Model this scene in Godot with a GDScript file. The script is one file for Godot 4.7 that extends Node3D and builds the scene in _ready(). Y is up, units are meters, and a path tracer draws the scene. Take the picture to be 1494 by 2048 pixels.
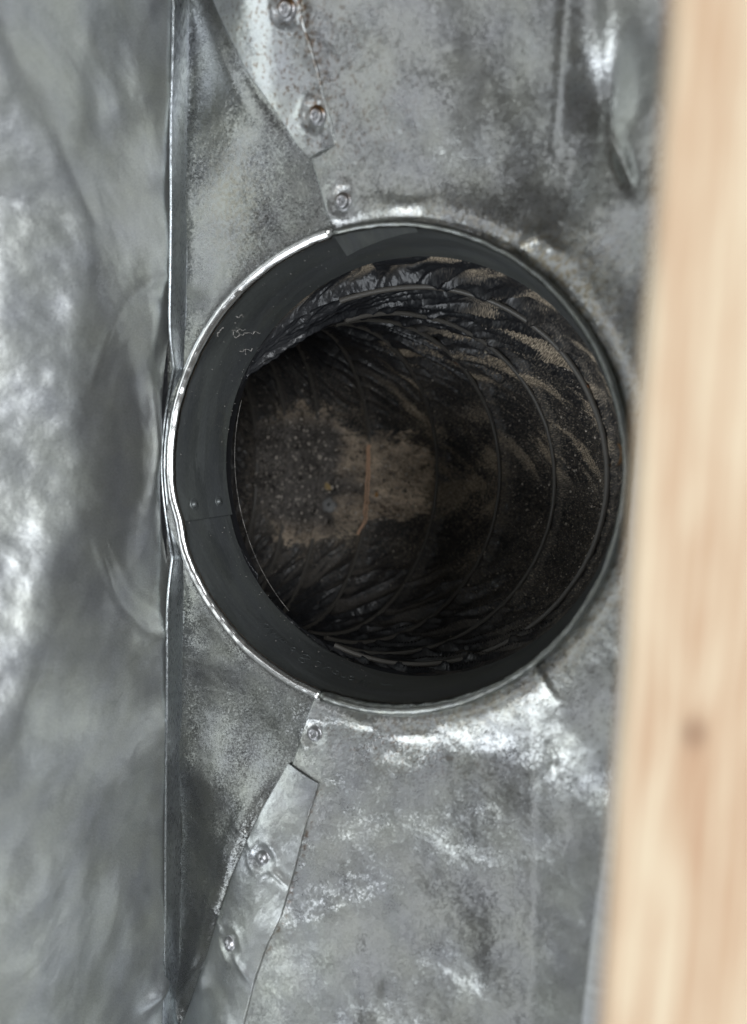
extends Node3D
# A round take-off in a sheet-metal register boot, seen from above: x right, z towards the bottom of the photo, y up. Metres.

const R := 0.0757          # collar radius at the bead
const COLLAR := 0.0292     # collar length
const RD := 0.073          # flexible duct radius
const RB := 0.0615         # bend radius of the duct
const D0 := 0.03
const PH := 1.7453
const RINGS := [0.042, 0.0695, 0.089, 0.1085, 0.128, 0.1475, 0.167, 0.1865, 0.206]
const XL := -0.0727        # foot of the left wall

var na: FastNoiseLite
var nb: FastNoiseLite
var nc: FastNoiseLite
var nd: FastNoiseLite
var ne: FastNoiseLite
var nothing: Callable
var rng := RandomNumberGenerator.new()
var top_left := [[-0.0800, -0.1900], [-0.0569, -0.1474], [-0.0483, -0.1331], [-0.0416, -0.1210], [-0.0318, -0.1080], [-0.0259, -0.0994], [-0.0220, -0.0954]]
var top_right := [[-0.0300, -0.1700], [-0.0217, -0.1354], [-0.0201, -0.1276], [-0.0175, -0.1181], [-0.0149, -0.1066], [-0.0132, -0.0985]]
var low_left := [[-0.0251, 0.0993], [-0.0322, 0.1144], [-0.0378, 0.1289], [-0.0430, 0.1441], [-0.0537, 0.1783], [-0.0688, 0.2132], [-0.0850, 0.2500]]
var low_right := [[-0.0129, 0.1033], [-0.0156, 0.1172], [-0.0178, 0.1316], [-0.0206, 0.1462], [-0.0247, 0.1565], [-0.0270, 0.1662], [-0.0293, 0.1817], [-0.0390, 0.2300]]
var seam_x := [[-0.0720, -0.2300], [-0.0300, -0.1150], [-0.0220, -0.0954], [-0.0201, -0.0881], [-0.0178, -0.0800], [-0.0155, -0.0750], [-0.0170, 0.0743], [-0.0206, 0.0861], [-0.0238, 0.0994], [-0.0300, 0.1200], [-0.0600, 0.2500]]
var screws := [[-0.0257, -0.1332, 0], [-0.0188, -0.1064, 0], [-0.0125, -0.0834, 1], [-0.0169, 0.0883, 1], [-0.0298, 0.1298, 2], [-0.0398, 0.1612, 2]]


# ---------- small helpers ----------
func noise(kind: int, freq: float, seed_: int, oct := 3) -> FastNoiseLite:
	var n := FastNoiseLite.new()
	n.noise_type = kind as FastNoiseLite.NoiseType
	n.frequency = freq
	n.seed = seed_
	n.fractal_octaves = oct
	return n

func pl(a: Array, z: float) -> float:
	for i in a.size() - 1:
		if z <= a[i + 1][1] or i == a.size() - 2:
			var t: float = (z - a[i][1]) / (a[i + 1][1] - a[i][1])
			return lerpf(a[i][0], a[i + 1][0], t)
	return a[0][0]

func sp(t: float, k: float) -> float:
	return 0.0 if t < -k else (t if t > k else (t + k) * (t + k) / (4.0 * k))

func bump(d: float, w: float) -> float:
	return exp(-d * d / (w * w))

func lin(r: float, g: float, b: float) -> Color:
	return Color(r, g, b).linear_to_srgb()

func tag(o: Node, label: String, category: String, group := "") -> void:
	o.set_meta("label", label)
	o.set_meta("category", category)
	if group: o.set_meta("group", group)

func put(called: String, mesh: Mesh, mat: Material, parent: Node) -> MeshInstance3D:
	var o := MeshInstance3D.new()
	o.name = called
	o.mesh = mesh
	o.material_override = mat
	parent.add_child(o, true)
	return o

# a grid of points (rows nu+1 by nv+1) as one mesh; keep(k) may drop cells
func sheet(nu: int, nv: int, at: Callable, uv: Callable, tint: Callable, keep := nothing, flip := false) -> ArrayMesh:
	var p := PackedVector3Array()
	var q := PackedVector2Array()
	var c := PackedColorArray()
	p.resize((nu + 1) * (nv + 1)); q.resize(p.size()); c.resize(p.size())
	var k := 0
	for i in nu + 1:
		for j in nv + 1:
			var v: Vector3 = at.call(float(i) / nu, float(j) / nv)
			p[k] = v
			q[k] = uv.call(float(i) / nu, float(j) / nv, v)
			c[k] = tint.call(float(i) / nu, float(j) / nv, v)
			k += 1
	var n := PackedVector3Array()
	n.resize(p.size())
	k = 0
	var w := nv + 1
	for i in nu + 1:
		for j in w:
			var a := p[mini(i + 1, nu) * w + j] - p[maxi(i - 1, 0) * w + j]
			var b := p[i * w + mini(j + 1, nv)] - p[i * w + maxi(j - 1, 0)]
			n[k] = (b.cross(a) if flip else a.cross(b)).normalized()
			k += 1
	var ix := PackedInt32Array()
	for i in nu:
		for j in nv:
			var a := i * w + j
			if keep.is_valid() and not (keep.call(p[a]) or keep.call(p[a + 1]) or keep.call(p[a + w]) or keep.call(p[a + w + 1])):
				continue
			if flip: ix.append_array([a, a + w, a + 1, a + 1, a + w, a + w + 1])
			else: ix.append_array([a, a + 1, a + w, a + 1, a + w + 1, a + w])
	return arrays(p, n, q, c, ix)

func arrays(p: PackedVector3Array, n: PackedVector3Array, q: PackedVector2Array, c: PackedColorArray, ix: PackedInt32Array) -> ArrayMesh:
	var a := []
	a.resize(Mesh.ARRAY_MAX)
	a[Mesh.ARRAY_VERTEX] = p
	a[Mesh.ARRAY_NORMAL] = n
	a[Mesh.ARRAY_TEX_UV] = q
	a[Mesh.ARRAY_COLOR] = c
	a[Mesh.ARRAY_INDEX] = ix
	var m := ArrayMesh.new()
	m.add_surface_from_arrays(Mesh.PRIMITIVE_TRIANGLES, a)
	return m

# a tube of varying radius along a path
func tube(path: Array, rad: Callable, sides := 8, closed := false, tint := nothing) -> ArrayMesh:
	var m := path.size()
	var at := func(u: float, v: float) -> Vector3:
		var i := int(round(u * (m - 1)))
		var prev: Vector3 = path[maxi(i - 1, 0)]
		var next: Vector3 = path[mini(i + 1, m - 1)]
		if closed and (i == 0 or i == m - 1):
			prev = path[m - 2]; next = path[1]
		var t := (next - prev).normalized()
		var side := t.cross(Vector3(0.31, 0.87, 0.38)).normalized()
		var up := side.cross(t)
		var a := TAU * v
		return path[i] + (side * cos(a) + up * sin(a)) * float(rad.call(u, v))
	var uv := func(u: float, v: float, _p: Vector3) -> Vector2: return Vector2(u * m * 0.05, v)
	var tc := tint if tint.is_valid() else func(_u: float, _v: float, _p: Vector3) -> Color: return Color.WHITE
	return sheet(m - 1, sides, at, uv, tc)

# profile of (radius, height) turned about y
func lathe(prof: Array, seg: int, tint := nothing) -> ArrayMesh:
	var at := func(u: float, v: float) -> Vector3:
		var q: Vector2 = prof[int(round(v * (prof.size() - 1)))]
		return Vector3(q.x * cos(TAU * u), q.y, q.x * sin(TAU * u))
	var uv := func(u: float, v: float, _p: Vector3) -> Vector2: return Vector2(u, v)
	var tc := tint if tint.is_valid() else func(_u: float, _v: float, _p: Vector3) -> Color: return Color.WHITE
	return sheet(seg, prof.size() - 1, at, uv, tc)

# an uneven little stone
func pebble(size: Vector3, seed_: int, rough := 0.25) -> ArrayMesh:
	var n := noise(FastNoiseLite.TYPE_SIMPLEX_SMOOTH, 1.1, seed_, 2)
	var at := func(u: float, v: float) -> Vector3:
		var a := TAU * u
		var b := PI * v
		var d := Vector3(sin(b) * cos(a), cos(b), sin(b) * sin(a))
		return d * size * (1.0 + rough * n.get_noise_3dv(d))
	return sheet(10, 7, at, func(u: float, v: float, _p: Vector3) -> Vector2: return Vector2(u, v), func(_u: float, _v: float, _p: Vector3) -> Color: return Color.WHITE)


# ---------- shape of the sheet metal ----------
func ground(x: float, z: float) -> float:
	var mx := smoothstep(XL, -0.03, x)
	var h := mx * (0.28 * sp(-z - 0.084, 0.008) + 0.22 * sp(z - 0.088, 0.008))
	# the corner folds on the right
	var w := smoothstep(0.045, 0.085, absf(z))
	var xc := 0.056 + (0.09 * (z - 0.09) if z > 0.0 else 0.06 * (-z - 0.09))
	h += w * 0.30 * sp(x - xc, 0.0015)
	# lie of the hand-worked sheet
	h += 0.0011 * na.get_noise_2d(x, z) * smoothstep(0.078, 0.095, Vector2(x, z).length())
	h += 0.00009 * nb.get_noise_2d(x, z)
	# the sheet dips towards the collar
	var r := sqrt(x * x + z * z)
	h -= 0.0016 * bump(r - R, 0.0035)
	# raised folds along the left edge of the two seam strips
	if z < -0.092:
		var d := (0.34 * (pl(top_left, z) + pl(top_left, z - 0.007) + pl(top_left, z + 0.007)) / 1.02 - x) * 0.78
		h += smoothstep(-0.092, -0.12, z) * (0.0010 * bump(d - 0.0058, 0.0036) - 0.0004 * bump(d - 0.0010, 0.0015))
	elif z > 0.1:
		var d := (0.34 * (pl(low_left, z) + pl(low_left, z - 0.007) + pl(low_left, z + 0.007)) / 1.02 - x) * 0.88
		h += smoothstep(0.1, 0.125, z) * (0.0016 * bump(d - 0.0052, 0.0036) - 0.0006 * bump(d - 0.0006, 0.0014))
	# hollow in the left sheet below, and the bright swell beside it
	if z > 0.08 and x < -0.02:
		h += 0.0032 * exp(-pow((x + 0.055) / 0.013, 2.0) - pow((z - 0.115) / 0.018, 2.0))
		h -= 0.0004 * exp(-pow((x + 0.040) / 0.012, 2.0) - pow((z - 0.104) / 0.012, 2.0))
	h += 0.0004 * exp(-pow((x + 0.0098) / 0.010, 2.0) - pow((z + 0.096) / 0.007, 2.0))
	# rings pressed in around the rivets
	for s in screws:
		var dx: float = x - s[0]
		var dz: float = z - s[1]
		var dd := dx * dx + dz * dz
		if dd < 0.0004:
			var l := sqrt(dd)
			var k: float = 0.0006 if s[2] == 2 else 0.0005
			h += k * (-1.2 * bump(l, 0.0032) + 0.9 * bump(l - 0.0052, 0.0016) * (0.6 + 0.8 * nb.get_noise_2d(dx * 0.7 + s[0] * 9.0, dz * 0.7)))
			if s[2] == 2: h += 0.0005 * bump(dx * 0.5 - dz * 0.85 + 0.0005, 0.0011) * bump(l - 0.008, 0.005)
	# knock in the right-hand sheet near the top
	if z < -0.07 and x > 0.04:
		var a := x - 0.0636 - 0.03 * (z + 0.1)
		var b := (z + 0.1015) / 0.0105
		h -= 0.0034 * exp(-pow(a / 0.0062, 2.0) - b * b)
		h += 0.0003 * bump(a, 0.0016) * smoothstep(-0.128, -0.115, z) * smoothstep(-0.0895, -0.0925, z)
		h -= 0.0020 * exp(-pow((x - 0.0692 - 0.35 * (z + 0.084)) / 0.0018, 2.0) - pow((z + 0.084) / 0.005, 2.0))
		h -= 0.00025 * bump(x - 0.0512 + 0.06 * (z + 0.1), 0.0011) * smoothstep(-0.087, -0.093, z)
	# bend across the lower sheet
	if z > 0.09: h += 0.13 * sp(z - 0.143 + 0.58 * x, 0.004) * smoothstep(-0.035, -0.015, x)
	# pinches where the sheet was bent round the collar
	for s in [[0.0505, -0.066, 0.6], [0.0485, -0.0695, -0.5], [0.0562, 0.0575, 0.9], [0.0605, 0.080, 1.35], [0.008, -0.0805, 0.0], [-0.002, 0.0815, 0.1], [0.018, 0.082, -0.2]]:
		var ux: float = (x - s[0]) * cos(s[2]) + (z - s[1]) * sin(s[2])
		var uz: float = -(x - s[0]) * sin(s[2]) + (z - s[1]) * cos(s[2])
		if absf(ux) < 0.02 and absf(uz) < 0.008:
			h += 0.00055 * exp(-pow(ux / 0.0062, 2.0) - pow(uz / 0.0016, 2.0)) * (1.0 + 0.4 * nb.get_noise_2d(x, z))
	return h

func ground_normal(x: float, z: float) -> Vector3:
	var e := 0.0015
	return Vector3(ground(x - e, z) - ground(x + e, z), 2.0 * e, ground(x, z - e) - ground(x, z + e)).normalized()

# stains with a shape of their own: rust at the rivets and seams, tan dust beside the collar
func stain(x: float, z: float, rusty: bool) -> Color:
	var c := Color(1, 1, 1)
	var n := nc.get_noise_2d(x, z)
	var m := nb.get_noise_2d(x * 1.7 + 3.0, z * 1.7)
	var tone := 1.0 + 0.08 * na.get_noise_2d(x * 0.8 + 7.0, z * 0.8) + 0.03 * n
	c = Color(tone, tone * 1.005, tone * 1.01)
	var r := sqrt(x * x + z * z)
	var d := 0.55 * bump(r - R - 0.003, 0.006) * smoothstep(-0.2, 0.35, n + 0.25 * m) * smoothstep(-0.02, 0.03, x)
	d += 0.5 * exp(-pow((x - 0.055) / 0.02, 2.0) - pow((z + 0.058) / 0.014, 2.0)) * smoothstep(-0.1, 0.4, n)
	d += 0.5 * exp(-pow((x + 0.052) / 0.012, 2.0) - pow((z + 0.087) / 0.02, 2.0)) * smoothstep(-0.3, 0.4, n)
	c = c.lerp(Color(0.74, 0.63, 0.47), clampf(d, 0.0, 0.8))
	if rusty:
		var k := 0.0
		for i in 3:
			var s: Array = screws[i]
			k = maxf(k, (1.25 - 0.35 * i) * exp(-pow((x - s[0]) / 0.0030, 2.0) - pow((z - s[1] + 0.0026) / 0.0028, 2.0)) * smoothstep(-0.5, 0.2, n))
		k = maxf(k, 1.1 * bump(x - pl(top_right, z) - 0.0005, 0.0022) * smoothstep(-0.1, -0.135, z) * smoothstep(0.0, 0.4, n + 0.2))
		k = maxf(k, 0.9 * bump(x - pl(low_right, z) - 0.0009, 0.0011) * smoothstep(0.10, 0.108, z) * smoothstep(0.17, 0.15, z) * smoothstep(0.05, 0.5, n + 0.5 * m))
		var band := smoothstep(-0.085, -0.105, z) * exp(-pow((x - pl(seam_x, maxf(z, -0.15)) - 0.006) / 0.030, 2.0))
		k = maxf(k, 0.75 * band * smoothstep(0.33, 0.50, n + 0.15 * m))
		k = maxf(k, 0.7 * exp(-pow((x - 0.012) / 0.03, 2.0) - pow((z - 0.087) / 0.008, 2.0)) * smoothstep(0.32, 0.5, n))
		c = c.lerp(Color(0.33, 0.21, 0.13), clampf(k, 0.0, 0.9))
		# dark pits
		var pit := smoothstep(0.40, 0.52, nc.get_noise_2d(x * 2.2 + 5.0, z * 2.2)) * smoothstep(0.115, 0.08, absf(z))
		c = c.lerp(Color(0.30, 0.27, 0.24), 0.55 * pit)
		# two grey smears below
		for q in [[0.0165, 0.1555, 0.0016, 0.0035], [0.0115, 0.1650, 0.0022, 0.0030], [0.0150, 0.1630, 0.0015, 0.0020]]:
			c = c.lerp(Color(0.30, 0.29, 0.26), 0.7 * exp(-pow((x - q[0]) / q[2], 2.0) - pow((z - q[1]) / q[3], 2.0)))
	return c


# ---------- shape of the flexible duct ----------
func axis(s: float) -> Array:
	var dz := 0.0082 * smoothstep(0.028, 0.06, s)
	if s < D0: return [Vector3(0, -s, dz), 0.0]
	var ph := (s - D0) / RB
	if ph < PH: return [Vector3(-RB * (1.0 - cos(ph)), -D0 - RB * sin(ph), dz), ph]
	var e := s - D0 - RB * PH
	return [Vector3(-RB * (1.0 - cos(PH)) - e * sin(PH), -D0 - RB * sin(PH) - e * cos(PH), dz), PH]

func duct(s: float, th: float, inward: float) -> Vector3:
	var a := axis(s)
	var ph: float = a[1]
	var cu := cos(th)
	var p: Vector3 = a[0] + Vector3(cos(ph), -sin(ph), 0) * cu * (RD - inward) + Vector3(0, 0, sin(th) * (RD - inward))
	# the inside of the bend is squeezed flat under the collar
	if s > D0 and cu < 0.0:
		var top := -0.0302 - 0.05 * (s - D0)
		var push := smoothstep(-0.010, 0.003, p.y - top)
		p = Vector3(lerpf(p.x, minf(p.x, -sqrt(maxf(0.0757 * 0.0757 - p.z * p.z, 0.0))), push), minf(p.y, top), p.z)
	return p

func ring_gap(s: float) -> Vector2:   # distance to the nearest wire, and 0..1 between wires
	var best := 1.0
	var f := 0.5
	for i in RINGS.size():
		best = minf(best, absf(s - RINGS[i]))
		if i and s >= RINGS[i - 1] and s < RINGS[i]:
			f = (s - RINGS[i - 1]) / (RINGS[i] - RINGS[i - 1])
	return Vector2(best, f)

func film(s: float, th: float) -> float:   # how far the plastic film stands inward
	var g := ring_gap(s)
	var t := absf(th)
	var w := smoothstep(0.35, 0.95, t) * lerpf(1.0, 0.25, smoothstep(1.5, 2.0, t))
	var p := s - 0.040 * t
	var al := th * RD * 0.14
	var slack := sin(PI * g.y)
	var a := 1.0 - absf(ne.get_noise_2d(p, al)) * 2.2
	var b := 1.0 - absf(ne.get_noise_2d(p * 2.1 + 4.0, al * 1.8 + 2.0)) * 2.0
	var h := w * (0.0036 * a * absf(a) + 0.0011 * b) * (0.35 + 0.65 * slack)
	h += (0.0004 + 0.0005 * (1.0 - w)) * nb.get_noise_2d(s * 0.8, th * RD * 0.8)
	h += 0.0007 * (1.0 - absf(nd.get_noise_2d(s * 1.5 + 9.0, th * RD * 1.1)) * 2.5) * smoothstep(1.2, 0.2, t) * slack
	h -= 0.0012 * slack
	h += 0.0022 * bump(g.x, 0.0016)
	return h * smoothstep(0.031, 0.037, s) - lerpf(0.0022, 0.0004, smoothstep(0.0285, 0.0325, s))

func sand_depth(s: float, th: float) -> float:
	var lo := -0.30
	var hi := 0.31
	var e := smoothstep(0.104, 0.111, s) * smoothstep(0.196, 0.186, s)
	var t := clampf((s - 0.118) / 0.03, 0.0, 1.0)
	lo = lerpf(-0.30, -0.56, t)
	hi = lerpf(0.30, 0.62, t)
	if s > 0.165:
		lo = lerpf(lo, -0.30, (s - 0.165) / 0.028)
		hi = lerpf(hi, 0.10, (s - 0.165) / 0.028)
	var d := minf(th - lo, hi - th) * RD
	d = minf(d, s - 0.1088 - 0.004 * smoothstep(0.1, 0.5, nd.get_noise_1d(th * 0.12 + 0.3)))
	d = minf(d, 0.193 - s)
	d += 0.011 * nd.get_noise_2d(s * 0.9 + 1.0, th * RD * 0.9) + 0.005 * nc.get_noise_2d(s * 0.8, th * RD * 0.8) - 0.0015
	# streaks swept bare
	if s < 0.13: d -= 0.010 * smoothstep(0.30, 0.62, nd.get_noise_2d(s * 1.1 + 0.035 * absf(th) + 6.0, th * RD * 0.5))
	return e * clampf(d / 0.010, -0.5, 1.0)


# ---------- textures ----------
func to_tex(im: Image) -> ImageTexture:
	return ImageTexture.create_from_image(im)

func relief(freq: float, seed_: int, kind: int, oct: int, strength: float, size := 1024) -> ImageTexture:
	var n := noise(kind, freq, seed_, oct)
	var im := n.get_seamless_image(size, size)
	im.convert(Image.FORMAT_RGBA8)
	im.bump_map_to_normal_map(strength)
	return to_tex(im)

# crystals of zinc, each lying at its own slight tilt
func crystals(seed_: int, big: float, big_tilt: float, small: float, small_tilt: float) -> ImageTexture:
	var size := 1024
	var a := noise(FastNoiseLite.TYPE_CELLULAR, big, seed_, 1)
	a.cellular_return_type = FastNoiseLite.RETURN_CELL_VALUE
	a.fractal_type = FastNoiseLite.FRACTAL_NONE
	a.domain_warp_enabled = true
	a.domain_warp_amplitude = 60.0
	a.domain_warp_frequency = 0.03
	a.domain_warp_fractal_octaves = 4
	var b := noise(FastNoiseLite.TYPE_CELLULAR, small, seed_ + 1, 1)
	b.cellular_return_type = FastNoiseLite.RETURN_CELL_VALUE
	b.fractal_type = FastNoiseLite.FRACTAL_NONE
	var ca := a.get_seamless_image(size, size).get_data()
	var cb := b.get_seamless_image(size, size).get_data()
	var d := PackedByteArray()
	d.resize(size * size * 3)
	for i in size * size:
		var u := ca[i] * 1.93
		var v := cb[i] * 2.37
		var w := small_tilt * (0.3 + 0.7 * absf(sin(cb[i] * 0.71)))
		d[i * 3] = int(127.5 + 127.0 * clampf(big_tilt * cos(u) + w * cos(v), -0.9, 0.9))
		d[i * 3 + 1] = int(127.5 + 127.0 * clampf(big_tilt * sin(u) + w * sin(v), -0.9, 0.9))
		d[i * 3 + 2] = 250
	return to_tex(Image.create_from_data(size, size, false, Image.FORMAT_RGB8, d))

# galvanised steel: [albedo, orm]
func zinc_maps(base: float, spangle: float, rough0: float, rough1: float, seed_: int, metal := 245) -> Array:
	var size := 1024
	var a := noise(FastNoiseLite.TYPE_CELLULAR, 0.020, seed_, 1)
	a.frequency = 0.028
	a.cellular_return_type = FastNoiseLite.RETURN_CELL_VALUE
	a.fractal_type = FastNoiseLite.FRACTAL_NONE
	a.domain_warp_enabled = true
	a.domain_warp_amplitude = 70.0
	a.domain_warp_frequency = 0.02
	a.domain_warp_fractal_octaves = 4
	var cell := a.get_seamless_image(size, size).get_data()
	var blot := noise(FastNoiseLite.TYPE_SIMPLEX_SMOOTH, 0.006, seed_ + 1, 5).get_seamless_image(size, size).get_data()
	var fine := noise(FastNoiseLite.TYPE_SIMPLEX, 0.22, seed_ + 2, 2).get_seamless_image(size, size).get_data()
	var col := PackedByteArray()
	var orm := PackedByteArray()
	col.resize(size * size * 3); orm.resize(size * size * 3)
	for i in size * size:
		var c := (cell[i] - 128) / 128.0
		var b := (blot[i] - 128) / 128.0
		var f := (fine[i] - 128) / 128.0
		var v := base + spangle * c + 0.03 * b + 0.07 * f
		col[i * 3] = clampi(int(255.0 * v), 0, 255)
		col[i * 3 + 1] = clampi(int(255.0 * (v + 0.006)), 0, 255)
		col[i * 3 + 2] = clampi(int(255.0 * (v + 0.002 - 0.02 * b)), 0, 255)
		orm[i * 3] = 255
		orm[i * 3 + 1] = clampi(int(255.0 * (lerpf(rough0, rough1, 0.5 + 0.15 * c + 0.12 * b) + 0.05 * f)), 0, 255)
		orm[i * 3 + 2] = metal
	return [to_tex(Image.create_from_data(size, size, false, Image.FORMAT_RGB8, col)), to_tex(Image.create_from_data(size, size, false, Image.FORMAT_RGB8, orm))]

func zinc(maps: Array, nrm: Texture2D, nstr: float, tint: Color, name_: String) -> ORMMaterial3D:
	var m := ORMMaterial3D.new()
	m.resource_name = name_
	m.albedo_texture = maps[0]
	m.orm_texture = maps[1]
	m.albedo_color = tint
	m.normal_enabled = true
	m.normal_texture = nrm
	m.normal_scale = nstr
	m.vertex_color_use_as_albedo = true
	m.texture_repeat = true
	return m

# dust lying on the black film, laid out by angle (u) and length (v)
func film_maps() -> Array:
	var w := 1400
	var h := 900
	var col := PackedByteArray()
	var rgh := PackedByteArray()
	col.resize(w * h * 3); rgh.resize(w * h * 3)
	var k := 0
	for j in h:
		var s := 0.26 * (j + 0.5) / h
		var g := ring_gap(s)
		for i in w:
			var th := TAU * ((i + 0.5) / w - 0.5)
			var t := absf(th)
			var d := 0.0
			if t < 2.4:
				var x := th * RD
				var p := s - 0.040 * t
				var f := nc.get_noise_2d(s * 3.0 + 2.0, x * 3.0)
				var sw := nd.get_noise_2d(p * 1.9 + 11.0, x * 0.26)
				var cl := nd.get_noise_2d(s * 0.6 + 5.0, x * 0.6)
				# a thin speckled film over the outer wall
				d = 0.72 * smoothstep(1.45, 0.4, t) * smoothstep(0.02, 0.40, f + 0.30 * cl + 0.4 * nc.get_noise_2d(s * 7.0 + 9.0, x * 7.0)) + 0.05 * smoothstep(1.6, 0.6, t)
				# swept tan streaks, mostly on the upper side
				var up := smoothstep(0.1, -0.2, th) * smoothstep(-1.45, -1.1, th) * smoothstep(0.032, 0.045, s) * smoothstep(0.135, 0.11, s)
				var dn := 0.35 * smoothstep(0.3, 0.8, th) * smoothstep(1.6, 1.1, th)
				d = maxf(d, (up + dn) * smoothstep(0.13, 0.27, sw + 0.15 * cl + 0.30 * f))
				d = maxf(d, 1.15 * smoothstep(-0.06, 0.10, 0.7 * cl + 0.5 * sw + 0.6 * f) * smoothstep(0.65, 0.35, t) * smoothstep(0.080, 0.092, s) * smoothstep(0.12, 0.108, s))
				# caught along the wires and under the collar
				d = maxf(d, 0.35 * bump(g.x - 0.0014, 0.0009) * smoothstep(1.5, 0.5, t))
				d = maxf(d, smoothstep(0.042, 0.034, s) * smoothstep(-0.5, 0.1, th * -1.0) * smoothstep(0.0, 0.3, sw + 0.3 * f + 0.12))
			if s > 0.1085 and t < 0.8: d = maxf(d, 0.85 * smoothstep(0.195, 0.18, s) * smoothstep(-0.4, 0.15, sand_depth(s, th) + 0.25 * nc.get_noise_2d(s * 2.0, th * RD * 2.0)))
			d *= lerpf(1.0, lerpf(1.3, 0.75, smoothstep(0.25, 0.75, g.y)), smoothstep(0.8, 0.5, t) * smoothstep(0.07, 0.09, s))
			d = clampf(d, 0.0, 1.0)
			var gr := 0.85 + 0.7 * nc.get_noise_2d(s * 4.0, th * RD * 4.0)
			# sRGB of film and of dust
			col[k] = int(clampf(lerpf(42.0, 190.0 * gr, d), 0, 255))
			col[k + 1] = int(clampf(lerpf(43.0, 174.0 * gr, d), 0, 255))
			col[k + 2] = int(clampf(lerpf(46.0, 152.0 * gr, d), 0, 255))
			rgh[k] = 255
			rgh[k + 1] = int(lerpf(70.0, 240.0, smoothstep(0.05, 0.5, d)))
			rgh[k + 2] = 0
			k += 3
	return [to_tex(Image.create_from_data(w, h, false, Image.FORMAT_RGB8, col)), to_tex(Image.create_from_data(w, h, false, Image.FORMAT_RGB8, rgh))]

func wood_map() -> ImageTexture:
	var w := 512
	var h := 1024
	var g1 := noise(FastNoiseLite.TYPE_SIMPLEX_SMOOTH, 1.0, 31, 4)
	var g2 := noise(FastNoiseLite.TYPE_SIMPLEX_SMOOTH, 1.0, 37, 3)
	var d := PackedByteArray()
	d.resize(w * h * 3)
	var k := 0
	for j in h:
		for i in w:
			var x := 0.06 * i / w          # metres across the grain
			var z := 0.20 * j / h - 0.10   # along it
			var kx := x - 0.0111
			var kz := z - 0.0174
			var pull := 0.0012 * exp(-pow(kz / 0.006, 2.0)) * signf(kx) * exp(-absf(kx) / 0.002)
			var a := g1.get_noise_2d((x + pull) * 640.0, z * 18.0)
			var b := g2.get_noise_2d((x + pull) * 1500.0, z * 60.0)
			var c := g1.get_noise_2d(x * 120.0 + 40.0, z * 14.0)
			var t := clampf(0.36 + 1.0 * a + 0.75 * b + 0.45 * c, 0.0, 1.0)
			var kn := exp(-pow(kx / 0.0006, 2.0) - pow(kz / 0.0011, 2.0))
			var col := Color(0.835, 0.765, 0.655).lerp(Color(0.705, 0.56, 0.44), t).lerp(Color(0.33, 0.21, 0.14), 0.9 * kn)
			d[k] = int(255 * col.r); d[k + 1] = int(255 * col.g); d[k + 2] = int(255 * col.b)
			k += 3
	return to_tex(Image.create_from_data(w, h, false, Image.FORMAT_RGB8, d))


func _ready() -> void:
	# ---- camera ----
	var right := Vector3(0.9305602, -0.3642971, -0.0366785)
	var down := Vector3(0.0687636, 0.0754931, 0.9947725)
	var fwd := Vector3(-0.3596238, -0.9282179, 0.0953012)
	var cam := Camera3D.new()
	cam.name = "camera"
	var lens := CameraAttributesPhysical.new()
	lens.frustum_focal_length = 15.82
	lens.frustum_near = 0.01
	lens.frustum_far = 50.0
	lens.frustum_focus_distance = 0.262
	lens.exposure_aperture = 4.4
	cam.attributes = lens
	add_child(cam)
	cam.transform = Transform3D(Basis(right, -down, -fwd), Vector3(0.0780532, 0.1981833, -0.0080916))
	cam.fov = 74.36
	cam.near = 0.01
	cam.far = 50.0
	cam.current = true
	# ---- dim surroundings and the lamps ----
	var env := Environment.new()
	env.background_mode = Environment.BG_COLOR
	env.background_color = lin(0.083, 0.082, 0.078)
	env.tonemap_mode = Environment.TONE_MAPPER_LINEAR
	env.tonemap_exposure = 1.0
	env.sdfgi_enabled = true
	env.ssao_enabled = true
	env.ssil_enabled = true
	var we := WorldEnvironment.new()
	we.name = "surroundings"
	we.environment = env
	add_child(we)
	panel_light("window_light", Vector3(-0.88, 2.2, -0.03), Vector2(0.85, 0.42), 0.22, Color(0.97, 0.985, 1.0))
	panel_light("window_light_001", Vector3(1.6, 1.75, -0.3), Vector2(2.0, 1.6), 8.8, Color(0.97, 0.985, 1.0))
	panel_light("window_light_002", Vector3(-0.58, 1.6, 1.5), Vector2(1.4, 1.3), 2.7, Color(0.95, 0.975, 1.0))

	rng.seed = 4
	na = noise(FastNoiseLite.TYPE_SIMPLEX_SMOOTH, 22.0, 3, 2)
	nb = noise(FastNoiseLite.TYPE_SIMPLEX_SMOOTH, 150.0, 5, 3)
	nc = noise(FastNoiseLite.TYPE_SIMPLEX, 420.0, 8, 4)
	nd = noise(FastNoiseLite.TYPE_SIMPLEX_SMOOTH, 60.0, 12, 3)

	ne = noise(FastNoiseLite.TYPE_SIMPLEX_SMOOTH, 85.0, 19, 1)
	ne.fractal_type = FastNoiseLite.FRACTAL_NONE

	boot()
	flexible_duct()
	debris()
	board()

func panel_light(called: String, at: Vector3, size: Vector2, energy: float, col: Color) -> void:
	var l := AreaLight3D.new()
	l.name = called
	l.area_size = size
	l.light_energy = energy
	l.light_color = col
	l.shadow_enabled = true
	l.area_range = 8.0
	add_child(l)
	l.look_at_from_position(at, Vector3.ZERO, Vector3(0.0, 0.1, 1.0))


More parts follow.
